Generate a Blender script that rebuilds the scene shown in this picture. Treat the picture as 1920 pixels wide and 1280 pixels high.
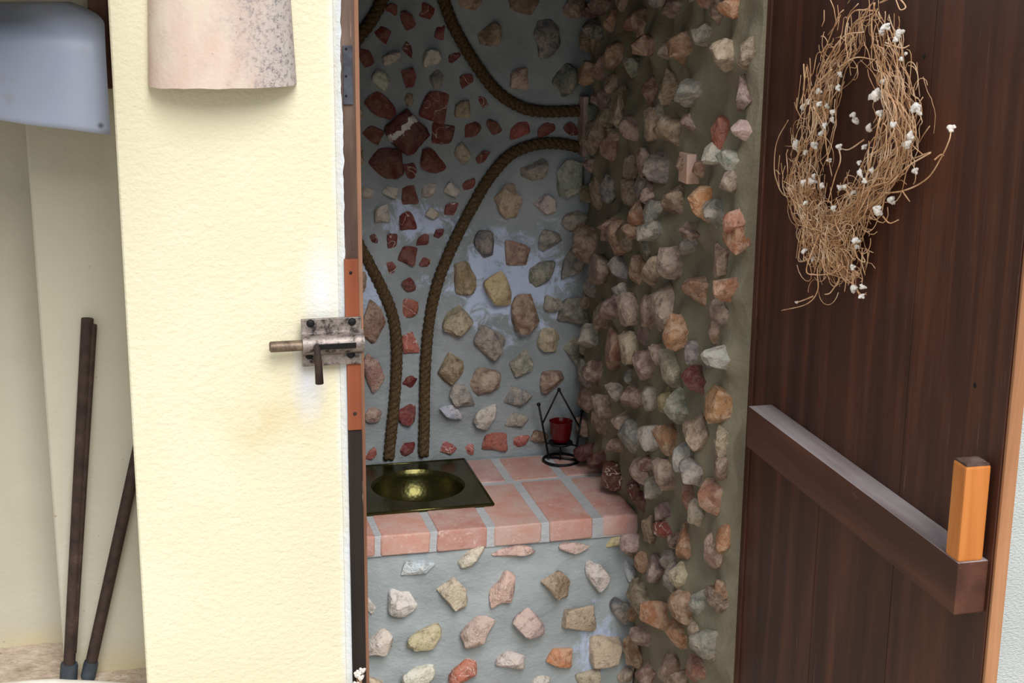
import bpy, bmesh, math, random
import numpy as np
from mathutils import Vector, Matrix, noise

random.seed(7)
S = bpy.context.scene
COL = S.collection
for o in list(bpy.data.objects):
    bpy.data.objects.remove(o)

# ------------------------------------------------------------------ camera, sky, light, exposure
F = 2850.0                                   # focal length in pixels of a 1920 x 1280 frame
def nrm(v): return v / np.linalg.norm(v)
_dn = nrm(np.array([-100.0, 10860.0, 2850.0]))
_d1 = np.array([-725.0, -760.0, 2850.0]); _d1 = nrm(_d1 - _dn * _d1.dot(_dn))
_up = -_dn
_xr = np.cross(_d1, _up)
if _xr[0] < 0: _xr = -_xr
CM = np.array([_xr, _d1, _up])
EYE = np.array([0.0, 0.0, 1.9])
cam_d = bpy.data.cameras.new('camera'); cam = bpy.data.objects.new('camera', cam_d); COL.objects.link(cam)
r_, d_, f_ = CM @ np.array([1, 0, 0]), CM @ np.array([0, 1, 0]), CM @ np.array([0, 0, 1])
cam.matrix_world = Matrix(((r_[0], -d_[0], -f_[0], EYE[0]), (r_[1], -d_[1], -f_[1], EYE[1]), (r_[2], -d_[2], -f_[2], EYE[2]), (0, 0, 0, 1)))
cam_d.sensor_width = 36; cam_d.lens = F / 1920 * 36; cam_d.clip_start = 0.02
S.camera = cam

world = bpy.data.worlds.new('sky'); S.world = world; world.use_nodes = True
bg = world.node_tree.nodes['Background']
bg.inputs[0].default_value = (0.86, 0.94, 1.0, 1); bg.inputs[1].default_value = 0.62

sun_d = bpy.data.lights.new('hazy_sun', 'SUN'); sun = bpy.data.objects.new('hazy_sun', sun_d); COL.objects.link(sun)
sun_d.energy = 2.9; sun_d.angle = math.radians(38); sun_d.color = (1.0, 0.97, 0.92)
sun.rotation_euler = Vector((-0.08, 0.72, -0.69)).to_track_quat('-Z', 'Y').to_euler()   # high behind the viewer, shining into the booth

S.view_settings.view_transform = 'Standard'; S.view_settings.look = 'None'
S.view_settings.gamma = 1; S.view_settings.use_curve_mapping = False
S.view_settings.exposure = 0.40

# ------------------------------------------------------------------ measuring: photograph pixel -> point on a plane of the place
def ray(px, py): return CM @ np.array([px - 960.0, py - 640.0, F])
def onX(px, py, X): v = ray(px, py); return Vector(EYE + v * (X / v[0]))
def onY(px, py, Y): v = ray(px, py); return Vector(EYE + v * (Y / v[1]))
def onZ(px, py, Z): v = ray(px, py); return Vector(EYE + v * ((Z - EYE[2]) / v[2]))

# ------------------------------------------------------------------ materials
def lin(c):
    return tuple(((v / 255) / 12.92 if v / 255 <= 0.04045 else ((v / 255 + 0.055) / 1.055) ** 2.4) for v in c) + (1,)
MATS = {}
class NT:
    def __init__(s, name, rough=0.8, metal=0.0, spec=0.4):
        m = bpy.data.materials.new(name); m.use_nodes = True; MATS[name] = m
        s.m = m; s.t = m.node_tree; s.b = s.t.nodes['Principled BSDF']
        s.b.inputs['Roughness'].default_value = rough; s.b.inputs['Metallic'].default_value = metal
        s.b.inputs['Specular IOR Level'].default_value = spec
    def n(s, kind, **kw):
        nd = s.t.nodes.new('ShaderNode' + kind)
        for k, v in kw.items():
            if k.startswith('_'): setattr(nd, k[1:], v)
            else: nd.inputs[k].default_value = v
        return nd
    def l(s, a, b): s.t.links.new(a, b)
    def coords(s, kind='pos', scale=(1, 1, 1)):
        src = s.n('NewGeometry').outputs['Position'] if kind == 'pos' else s.n('TexCoord').outputs['Object']
        mp = s.n('Mapping'); mp.inputs['Scale'].default_value = scale; s.l(src, mp.inputs['Vector']); return mp.outputs[0]
    def noise(s, vec, scale, detail=4, rough=0.55, dist=0.0):
        nd = s.n('TexNoise', Scale=scale, Detail=detail, Roughness=rough, Distortion=dist); s.l(vec, nd.inputs['Vector']); return nd.outputs[0]
    def ramp(s, fac, stops):
        r = s.n('ValToRGB'); e = r.color_ramp.elements
        while len(e) < len(stops): e.new(0.5)
        for i, (p, c) in enumerate(stops): e[i].position = p; e[i].color = c if len(c) == 4 else tuple(c) + (1,)
        s.l(fac, r.inputs[0]); return r.outputs[0]
    def mix(s, fac, a, b, mode='MIX'):
        x = s.n('Mix', _data_type='RGBA', _blend_type=mode)
        for sock, v in ((x.inputs[0], fac), (x.inputs[6], a), (x.inputs[7], b)):
            if hasattr(v, 'links'): s.l(v, sock)
            elif isinstance(v, (int, float)): sock.default_value = v
            else: sock.default_value = v
        return x.outputs[2]
    def math(s, op, a, b=0.5, clamp=False):
        x = s.n('Math', _operation=op, _use_clamp=clamp)
        for i, v in enumerate((a, b)):
            if hasattr(v, 'links'): s.l(v, x.inputs[i])
            else: x.inputs[i].default_value = v
        return x.outputs[0]
    def bump(s, h, strength=0.4, dist=0.01):
        b = s.n('Bump', Strength=strength, Distance=dist); s.l(h, b.inputs['Height']); s.l(b.outputs[0], s.b.inputs['Normal'])
    def color(s, c):
        if hasattr(c, 'links'): s.l(c, s.b.inputs['Base Color'])
        else: s.b.inputs['Base Color'].default_value = c
    def sphere_mask(s, centre, rad, vec):
        # soft blob (1 at centre, 0 at rad) around a point of the place, squeezed by rad per axis
        mp = s.n('Mapping'); mp.inputs['Location'].default_value = [-c / r for c, r in zip(centre, rad)]
        mp.inputs['Scale'].default_value = [1 / r for r in rad]; s.l(vec, mp.inputs['Vector'])
        g = s.n('TexGradient', _gradient_type='SPHERICAL'); s.l(mp.outputs[0], g.inputs[0]); return g.outputs['Fac']

def g4(v): return (v, v, v, 1)

# stucco of the pillar
m = NT('cream_stucco', 0.9, spec=0.2); p = m.coords()
c = m.ramp(m.noise(p, 3, 4), [(0.3, lin((214, 207, 180))), (0.7, lin((221, 215, 191)))])
c = m.mix(m.math('MULTIPLY', m.sphere_mask((0.17, 2.2, 1.21), (0.12, 0.2, 0.10), p), m.ramp(m.noise(p, 14, 4), [(0.35, g4(0)), (0.75, g4(0.8))])), c, lin((206, 186, 140)))
sx = m.n('SeparateXYZ'); m.l(p, sx.inputs[0])
edge = m.math('ADD', m.math('MULTIPLY', m.math('SUBTRACT', sx.outputs[0], 0.272), 60), m.math('SUBTRACT', m.noise(p, 22, 5), 0.5), True)
c = m.mix(edge, c, lin((214, 220, 230)))                       # whitewashed edge next to the frame
c = m.mix(m.math('MULTIPLY', m.sphere_mask((0.255, 2.2, 1.40), (0.035, 0.2, 0.09), p), 0.9), c, lin((218, 222, 230)))
c = m.mix(m.math('MULTIPLY', m.sphere_mask((0.232, 2.2, 1.26), (0.03, 0.2, 0.08), p), 0.9), c, lin((218, 222, 232)))
m.color(c)
h = m.math('ADD', m.math('MULTIPLY', m.noise(p, 150, 5, 0.6), 0.6), m.math('MULTIPLY', m.noise(m.coords('pos', (1, 1, 1.8)), 60, 4), 0.6))
m.bump(h, 0.5, 0.0055)

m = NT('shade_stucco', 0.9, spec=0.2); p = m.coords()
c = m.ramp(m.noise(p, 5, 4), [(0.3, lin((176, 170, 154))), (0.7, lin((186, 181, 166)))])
sx = m.n('SeparateXYZ'); m.l(p, sx.inputs[0])
low = m.math('ADD', m.math('MULTIPLY', m.math('SUBTRACT', 0.735, sx.outputs[2]), 14), m.math('MULTIPLY', m.math('SUBTRACT', m.noise(p, 16, 5), 0.5), 1.4), True)
c = m.mix(m.math('MULTIPLY', low, 0.8), c, lin((188, 172, 134)))
c = m.mix(m.ramp(m.noise(p, 90, 2), [(0.74, g4(0)), (0.77, g4(0.6))]), c, lin((150, 130, 100)))
m.color(c); m.bump(m.noise(p, 120, 4), 0.25, 0.004)

m = NT('grey_stucco', 0.95, spec=0.2); p = m.coords()
m.color(m.ramp(m.noise(p, 6, 4), [(0.3, lin((186, 192, 194))), (0.7, lin((200, 204, 204)))]))
m.bump(m.noise(m.coords('pos', (1, 1, 2.2)), 140, 4, 0.6), 0.9, 0.006)

def mortar(name, lo, hi, blobs=()):
    m = NT(name, 0.9, spec=0.25); p = m.coords()
    c = m.ramp(m.noise(p, 7, 6, 0.6), [(0.28, lin(lo)), (0.72, lin(hi))])
    for ctr, rad, thr in blobs:                                  # lime bloom with ragged edges
        k = m.math('ADD', m.sphere_mask(ctr, rad, p), m.math('MULTIPLY', m.math('SUBTRACT', m.noise(p, 26, 6, 0.7, 1.0), 0.5), 2.0))
        k = m.ramp(k, [(thr, g4(0)), (thr + 0.30, g4(0.9))])
        c = m.mix(k, c, lin((186, 198, 226)))
    m.color(c)
    h = m.math('ADD', m.noise(m.coords('pos', (1, 1, 1.6)), 45, 5, 0.6), m.math('MULTIPLY', m.noise(p, 260, 3), 0.25))
    m.bump(h, 0.45, 0.008)
mortar('mortar_back', (128, 134, 138), (156, 162, 166), [((0.76, 3.08, 1.20), (0.30, 0.2, 0.22), 0.46), ((0.55, 3.08, 1.335), (0.16, 0.2, 0.08), 0.48), ((0.46, 3.08, 1.20), (0.07, 0.2, 0.12), 0.5)])
mortar('mortar_side', (112, 105, 87), (138, 130, 111))  # warm bounce off the door wood is put into this khaki
mortar('mortar_front', (142, 149, 152), (170, 177, 180), [((0.85, 2.69, 0.52), (0.12, 0.2, 0.2), 0.62)])
mortar('grout', (168, 170, 174), (192, 194, 200))
mortar('plain_plaster', (120, 120, 116), (140, 140, 136))

def stone_mat(name, vein=None, band=False, rough=0.6):
    m = NT(name, rough, spec=0.45)
    oi = m.n('ObjectInfo'); p = m.coords()
    add = m.n('VectorMath', _operation='ADD'); m.l(p, add.inputs[0])
    cr = m.n('CombineXYZ'); m.l(m.math('MULTIPLY', oi.outputs['Random'], 37), cr.inputs[0]); m.l(cr.outputs[0], add.inputs[1]); v = add.outputs[0]
    base = oi.outputs['Color']
    k = m.noise(v, 34, 5, 0.65, 0.8)
    c = m.mix(m.ramp(k, [(0.42, g4(0)), (0.58, g4(0.85))]), base, m.mix(0.14 if (vein or band) else 0.44, base, lin((214, 194, 174))))
    c = m.mix(m.ramp(m.noise(v, 75, 4, 0.7), [(0.50, g4(0)), (0.66, g4(0.8))]), c, m.mix(0.6, base, lin((70, 52, 44))))
    if vein:
        r = m.noise(v, 30, 2, 0.5, 0.6); r = m.math('ABSOLUTE', m.math('SUBTRACT', r, 0.5))
        c = m.mix(m.math('MULTIPLY', m.ramp(r, [(0.0, g4(0.9)), (vein, g4(0))]), m.math('GREATER_THAN', oi.outputs['Random'], 0.6)), c, lin((222, 205, 198)))
    if band:
        ob = m.coords('obj'); s2 = m.n('SeparateXYZ'); m.l(ob, s2.inputs[0])
        q = m.math('ADD', m.math('SUBTRACT', m.math('MULTIPLY', s2.outputs[1], 1.0), 0.16), m.math('MULTIPLY', m.math('SUBTRACT', m.noise(ob, 5, 4), 0.5), 0.35))
        c = m.mix(m.ramp(m.math('ABSOLUTE', q), [(0.065, g4(1)), (0.085, g4(0))]), c, lin((226, 220, 218)))
    m.color(c)
    m.bump(m.math('ADD', m.noise(v, 70, 5, 0.7), m.math('MULTIPLY', m.noise(v, 220, 3), 0.3)), 0.8, 0.008)
stone_mat('stone'); stone_mat('red_stone', vein=0.012, rough=0.5); stone_mat('banded_red_stone', band=True, rough=0.5)

m = NT('brick', 0.8, spec=0.3); p = m.coords(); oi = m.n('ObjectInfo')
c = m.mix(m.ramp(m.noise(p, 18, 5, 0.65), [(0.25, g4(0.1)), (0.65, g4(0.8))]), oi.outputs['Color'], lin((198, 176, 169)))
c = m.mix(m.ramp(m.noise(p, 90, 3, 0.7), [(0.60, g4(0)), (0.75, g4(0.6))]), c, lin((232, 214, 206)))
m.color(c); m.bump(m.noise(p, 120, 5, 0.65), 0.4, 0.004)

m = NT('old_roof_tile', 0.85, spec=0.25); p = m.coords()
sx = m.n('SeparateXYZ'); m.l(p, sx.inputs[0])
c = m.ramp(m.noise(m.coords('pos', (1, 1, 0.35)), 22, 4), [(0.25, lin((198, 170, 158))), (0.5, lin((206, 188, 176))), (0.75, lin((212, 202, 184)))])
side = m.math('MULTIPLY', m.math('SUBTRACT', sx.outputs[0], 0.115), 11, True)
lich = m.math('ADD', side, m.math('MULTIPLY', m.math('SUBTRACT', m.noise(p, 26, 4), 0.5), 1.1), True)
c = m.mix(m.math('MULTIPLY', lich, 0.55), c, lin((156, 152, 156)))
spots = m.ramp(m.noise(p, 120, 8, 0.85), [(0.50, g4(0)), (0.58, g4(1))])
c = m.mix(m.math('MULTIPLY', m.math('MULTIPLY', spots, lich), 0.85), c, lin((84, 84, 96)))
c = m.mix(m.ramp(m.noise(p, 95, 2), [(0.72, g4(0)), (0.75, g4(0.8))]), c, lin((110, 104, 104)))
m.color(c); m.bump(m.noise(p, 160, 4), 0.25, 0.003)

def wood(name, stops, axis='z', rough=0.5, spec=0.4, scr=0.0, coat=0.0):
    m = NT(name, rough, spec=spec)
    st = {'z': (14, 14, 0.9), 'y': (14, 0.9, 14)}[axis]
    v = m.coords('pos', st)
    c = m.ramp(m.noise(v, 1.6, 6, 0.6, 0.7), stops)
    pz = m.coords('pos')
    c = m.mix(m.ramp(m.noise(pz, 7, 4), [(0.4, g4(0)), (0.75, g4(0.4))]), c, stops[0][1])
    if scr:
        sc = m.noise(m.coords('pos', tuple(6 * q for q in st)), 2.6, 3, 0.6)
        c = m.mix(m.ramp(sc, [(0.68, g4(0)), (0.73, g4(scr))]), c, lin((190, 160, 140)))
    m.color(c); m.bump(m.noise(v, 9, 5, 0.6), 0.25, 0.003)
wood('dark_wood', [(0.3, lin((50, 26, 20))), (0.5, lin((70, 38, 27))), (0.75, lin((104, 60, 38)))], 'z', 0.5, 0.35, 0.12)
wood('rail_wood', [(0.3, lin((62, 36, 28))), (0.55, lin((80, 48, 37))), (0.8, lin((100, 64, 48)))], 'y', 0.58, 0.28, 0.2)
wood('pale_grey_wood', [(0.3, lin((112, 100, 98))), (0.5, lin((156, 144, 146))), (0.75, lin((184, 174, 176)))], 'y', 0.5, 0.5, 0.4)
wood('worn_edge_wood', [(0.3, lin((120, 78, 54))), (0.5, lin((164, 116, 82))), (0.75, lin((200, 156, 116)))], 'z', 0.7, 0.3)
wood('orange_wood', [(0.3, lin((168, 98, 44))), (0.5, lin((192, 120, 60))), (0.75, lin((208, 142, 84)))], 'z', 0.6, 0.3)
wood('red_orange_wood', [(0.3, lin((92, 46, 30))), (0.5, lin((134, 71, 46))), (0.75, lin((152, 90, 62)))], 'z', 0.6, 0.3)
wood('grey_wood', [(0.3, lin((48, 36, 32))), (0.5, lin((88, 68, 60))), (0.75, lin((128, 108, 98)))], 'z', 0.8, 0.2, 0.4)
wood('black_paint_wood', [(0.3, lin((22, 18, 18))), (0.55, lin((44, 36, 34))), (0.8, lin((96, 74, 66)))], 'z', 0.75, 0.25, 0.6)
wood('stop_wood', [(0.3, lin((104, 70, 54))), (0.5, lin((146, 104, 82))), (0.75, lin((176, 136, 112)))], 'z', 0.8, 0.2, 0.3)
wood('olive_beam', [(0.3, lin((92, 84, 50))), (0.7, lin((130, 120, 76)))], 'y', 0.8, 0.2)

m = NT('brass', 0.27, metal=0.85); p = m.coords()
m.color(m.ramp(m.noise(p, 12, 4), [(0.3, lin((66, 64, 34))), (0.7, lin((92, 88, 52)))]))
vo = m.n('TexVoronoi', Scale=130); m.l(p, vo.inputs['Vector'])
m.bump(vo.outputs['Distance'], 0.16, 0.002)
m = NT('black_iron', 0.5, metal=0.3); m.color(lin((16, 16, 20)))
m = NT('rusty_iron', 0.75, metal=0.35); p = m.coords()
m.color(m.ramp(m.noise(p, 40, 5, 0.7), [(0.3, lin((44, 34, 32))), (0.6, lin((68, 52, 47))), (0.8, lin((96, 74, 66)))])); m.bump(m.noise(p, 250, 3), 0.4, 0.002)
m = NT('lock_steel', 0.5, metal=0.55); p = m.coords()
m.color(m.ramp(m.noise(p, 70, 5, 0.7), [(0.38, lin((54, 48, 48))), (0.5, lin((128, 118, 114))), (0.75, lin((166, 156, 150)))])); m.bump(m.noise(p, 250, 3), 0.3, 0.002)
m = NT('bolt_steel', 0.5, metal=0.5); p = m.coords()
m.color(m.ramp(m.noise(p, 60, 5, 0.7), [(0.35, lin((80, 66, 56))), (0.65, lin((134, 116, 100)))]))
m = NT('plate_iron', 0.6, metal=0.4); p = m.coords()
m.color(m.ramp(m.noise(p, 50, 4), [(0.3, lin((52, 52, 60))), (0.7, lin((84, 86, 98)))]))
m = NT('rubber_cap', 0.7); p = m.coords()
m.color(m.ramp(m.noise(p, 50, 4), [(0.3, lin((38, 43, 50))), (0.7, lin((62, 70, 80)))]))
m = NT('hole_black', 0.9); m.color(lin((10, 9, 9)))
m = NT('red_glass', 0.08, spec=0.6); m.color((0.10, 0.003, 0.005, 1)); m.b.inputs['Transmission Weight'].default_value = 0.2; m.b.inputs['IOR'].default_value = 1.45
m = NT('white_plastic', 0.45, spec=0.4); p = m.coords()
c = m.ramp(m.noise(p, 6, 4), [(0.3, lin((150, 160, 186))), (0.7, lin((166, 174, 198)))])
c = m.mix(m.sphere_mask((-0.049, 2.295, 1.638), (0.006, 0.05, 0.006), p), c, lin((50, 50, 55)))
c = m.mix(m.ramp(m.noise(p, 30, 4), [(0.62, g4(0)), (0.8, g4(0.5))]), c, lin((150, 140, 135)))
m.color(c)
m = NT('rope_fibre', 0.95, spec=0.15); p = m.coords()
m.color(m.ramp(m.noise(p, 220, 4, 0.7), [(0.3, lin((54, 42, 28))), (0.55, lin((92, 74, 52))), (0.8, lin((126, 108, 82)))])); m.bump(m.noise(p, 420, 3), 0.6, 0.003)
m = NT('dry_stem', 0.85, spec=0.2); p = m.coords()
m.color(m.ramp(m.noise(p, 40, 3), [(0.3, lin((164, 118, 82))), (0.5, lin((208, 166, 128))), (0.75, lin((232, 208, 182)))]))
m = NT('white_bud', 0.95, spec=0.1); p = m.coords()
m.color(m.ramp(m.noise(p, 90, 3), [(0.3, lin((214, 204, 196))), (0.7, lin((240, 236, 232)))])); m.bump(m.noise(p, 400, 3), 0.7, 0.004)
m = NT('dirt_ledge', 0.95, spec=0.15); p = m.coords()
c = m.ramp(m.noise(p, 30, 5, 0.7), [(0.3, lin((150, 132, 116))), (0.6, lin((190, 174, 158))), (0.8, lin((206, 194, 180)))])
c = m.mix(m.ramp(m.noise(p, 60, 3), [(0.66, g4(0)), (0.72, g4(0.7))]), c, lin((104, 82, 72)))
m.color(c); m.bump(m.noise(p, 70, 5), 0.6, 0.01)
m = NT('kerb_plaster', 0.9, spec=0.2); p = m.coords()
m.color(m.ramp(m.noise(p, 20, 4), [(0.3, lin((205, 200, 190))), (0.7, lin((225, 222, 214)))]))
m = NT('ground', 0.95, spec=0.15); p = m.coords()
m.color(m.ramp(m.noise(p, 4, 5), [(0.3, lin((176, 162, 142))), (0.7, lin((198, 186, 166)))]))

# ------------------------------------------------------------------ helpers
def link(name, me, mat, parent=None, loc=None):
    o = bpy.data.objects.new(name, me); COL.objects.link(o)
    if mat and not me.materials: me.materials.append(MATS[mat])
    if parent: o.parent = parent
    if loc is not None: o.location = loc
    return o
def obj(name, bm, mat, parent=None, smooth=False, ang=None):
    me = bpy.data.meshes.new(name); bmesh.ops.recalc_face_normals(bm, faces=bm.faces); bm.to_mesh(me); bm.free()
    if smooth or ang:
        for f in me.polygons: f.use_smooth = True
        if ang: me.set_sharp_from_angle(angle=math.radians(ang))
    return link(name, me, mat, parent)
def tag(o, label, cat, group=None):
    o['label'] = label; o['category'] = cat
    if group: o['group'] = group
    return o
def struct(o, label=None):
    o['kind'] = 'structure'
    if label: o['label'] = label
    return o
def thing(name, label, cat, loc=(0, 0, 0), group=None):
    o = bpy.data.objects.new(name, None); COL.objects.link(o); o.location = loc; o.empty_display_size = 0.05
    return tag(o, label, cat, group)
def adopt(root):
    # children were modelled in place coordinates: keep them there under a moved Empty
    for ch in root.children: ch.matrix_parent_inverse = Matrix.Translation(-Vector(root.location))
def box(x0, x1, y0, y1, z0, z1, bev=0.0, seg=2, bm=None):
    bm = bm or bmesh.new()
    r = bmesh.ops.create_cube(bm, size=1); vs = r['verts']
    for v in vs: v.co = Vector(((x0 + x1) / 2 + v.co.x * (x1 - x0), (y0 + y1) / 2 + v.co.y * (y1 - y0), (z0 + z1) / 2 + v.co.z * (z1 - z0)))
    if bev:
        es = {e for v in vs for e in v.link_edges}
        bmesh.ops.bevel(bm, geom=list(es), offset=bev, segments=seg, affect='EDGES', profile=0.6)
    return bm
def frames(pts):
    out = []; n = None
    for i, p in enumerate(pts):
        t = (pts[min(i + 1, len(pts) - 1)] - pts[max(i - 1, 0)])
        t = t.normalized() if t.length > 1e-9 else Vector((0, 0, 1))
        if n is None: n = t.orthogonal().normalized()
        n = (n - t * n.dot(t)); n = n.normalized() if n.length > 1e-6 else t.orthogonal().normalized()
        out.append((p, t, n, t.cross(n)))
    return out
def tube(pts, rad, seg=8, bm=None, cap=True):
    bm = bm or bmesh.new(); pts = [Vector(p) for p in pts]; rings = []
    for i, (p, t, n, b) in enumerate(frames(pts)):
        r = rad(i / (len(pts) - 1)) if callable(rad) else rad
        rings.append([bm.verts.new(p + (n * math.cos(a) + b * math.sin(a)) * r) for a in (2 * math.pi * k / seg for k in range(seg))])
    for a, b in zip(rings, rings[1:]):
        for k in range(seg): bm.faces.new((a[k], a[(k + 1) % seg], b[(k + 1) % seg], b[k]))
    if cap: bm.faces.new(rings[0][::-1]); bm.faces.new(rings[-1])
    return bm
def torus(c, R, r, seg=40, sub=8, axis='z'):
    bm = bmesh.new(); rings = []
    for i in range(seg):
        a = 2 * math.pi * i / seg; d = Vector((math.cos(a), math.sin(a), 0)); ring = []
        for k in range(sub):
            q = 2 * math.pi * k / sub; ring.append(bm.verts.new(Vector(c) + d * (R + r * math.cos(q)) + Vector((0, 0, r * math.sin(q)))))
        rings.append(ring)
    for i in range(seg):
        for k in range(sub): bm.faces.new((rings[i][k], rings[(i + 1) % seg][k], rings[(i + 1) % seg][(k + 1) % sub], rings[i][(k + 1) % sub]))
    return bm
def lathe(prof, c, seg=40, bm=None):
    bm = bm or bmesh.new(); rings = []
    for r, z in prof:
        rings.append([bm.verts.new(Vector(c) + Vector((r * math.cos(2 * math.pi * k / seg), r * math.sin(2 * math.pi * k / seg), z))) for k in range(seg)])
    for a, b in zip(rings, rings[1:]):
        for k in range(seg): bm.faces.new((a[k], a[(k + 1) % seg], b[(k + 1) % seg], b[k]))
    bm.faces.new(rings[0]); bm.faces.new(rings[-1]); return bm
def spline(pts, n):
    # Catmull-Rom through the points
    P = [Vector(p) for p in pts]; P = [P[0] * 2 - P[1]] + P + [P[-1] * 2 - P[-2]]; out = []
    m_ = len(P) - 3
    for i in range(n):
        u = i / (n - 1) * m_; k = min(int(u), m_ - 1); t = u - k; a, b, c, d = P[k:k + 4]
        out.append(0.5 * ((2 * b) + (c - a) * t + (2 * a - 5 * b + 4 * c - d) * t * t + (3 * b - a - 3 * c + d) * t ** 3))
    return out
def sphere(c, r, bm=None, sub=2):
    bm = bm or bmesh.new(); bmesh.ops.create_icosphere(bm, subdivisions=sub, radius=r, matrix=Matrix.Translation(Vector(c))); return bm

# stone shapes: angular broken stones and rounder ones, shared by all the pieces
def stone_mesh(name, npt, bev, seed, sup):
    rd = random.Random(seed); bm = bmesh.new()
    for i in range(npt):
        v = Vector((rd.gauss(0, 1), rd.gauss(0, 1), rd.gauss(0, 1))).normalized()
        s = 1 / (sum(abs(q) ** sup for q in v)) ** (1 / sup)
        bm.verts.new(v * 0.5 * s * rd.uniform(0.90, 1.08))
    r = bmesh.ops.convex_hull(bm, input=bm.verts)
    junk = [e for e in set(r['geom_interior']) | set(r['geom_unused']) if isinstance(e, bmesh.types.BMVert)]
    if junk: bmesh.ops.delete(bm, geom=junk, context='VERTS')
    bmesh.ops.bevel(bm, geom=list(bm.edges), offset=bev, segments=1, affect='EDGES', clamp_overlap=True)
    bmesh.ops.triangulate(bm, faces=bm.faces)
    bmesh.ops.subdivide_edges(bm, edges=[e for e in bm.edges if e.calc_length() > 0.2], cuts=1, use_grid_fill=True)
    bmesh.ops.triangulate(bm, faces=bm.faces)
    off = Vector((seed * 3.1, 0, 0))
    for v in bm.verts: v.co *= 1 + 0.17 * noise.noise(v.co * 2.6 + off) + 0.10 * noise.noise(v.co * 6.5 + off)
    lo = [min(v.co[k] for v in bm.verts) for k in range(3)]; hi = [max(v.co[k] for v in bm.verts) for k in range(3)]
    for v in bm.verts: v.co = Vector([(v.co[k] - lo[k]) / (hi[k] - lo[k]) - 0.5 for k in range(3)])
    bmesh.ops.triangulate(bm, faces=bm.faces)
    me = bpy.data.meshes.new(name); bmesh.ops.recalc_face_normals(bm, faces=bm.faces); bm.to_mesh(me); bm.free()
    for f in me.polygons: f.use_smooth = True
    me.set_sharp_from_angle(angle=math.radians(34))
    return me
SHAPES = {}
for mat in ('stone', 'red_stone'):
    SHAPES[mat, 'a'] = [stone_mesh('angular_stone', 13, 0.035, 50 + i, 2.6) for i in range(9)]
    SHAPES[mat, 'b'] = [stone_mesh('rounded_stone', 22, 0.055, 80 + i, 2.2) for i in range(9)]
    for k in 'ab':
        for me in SHAPES[mat, k]: me.materials.append(MATS[mat])
PAL = dict(t=(146, 122, 98), o=(164, 118, 92), O=(188, 128, 92), g=(140, 138, 132), G=(98, 98, 97), p=(148, 119, 108), d=(118, 90, 78),
           r=(112, 44, 40), R=(92, 32, 32), w=(196, 190, 182), y=(180, 164, 124), k=(192, 162, 156), b=(190, 196, 210), n=(178, 160, 138), s=(160, 86, 76))
def jit(c, a=10): return lin([max(0, min(255, v + random.uniform(-a, a) * 0.6 + q)) for q in [random.uniform(-a, a)] for v in c])

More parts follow.
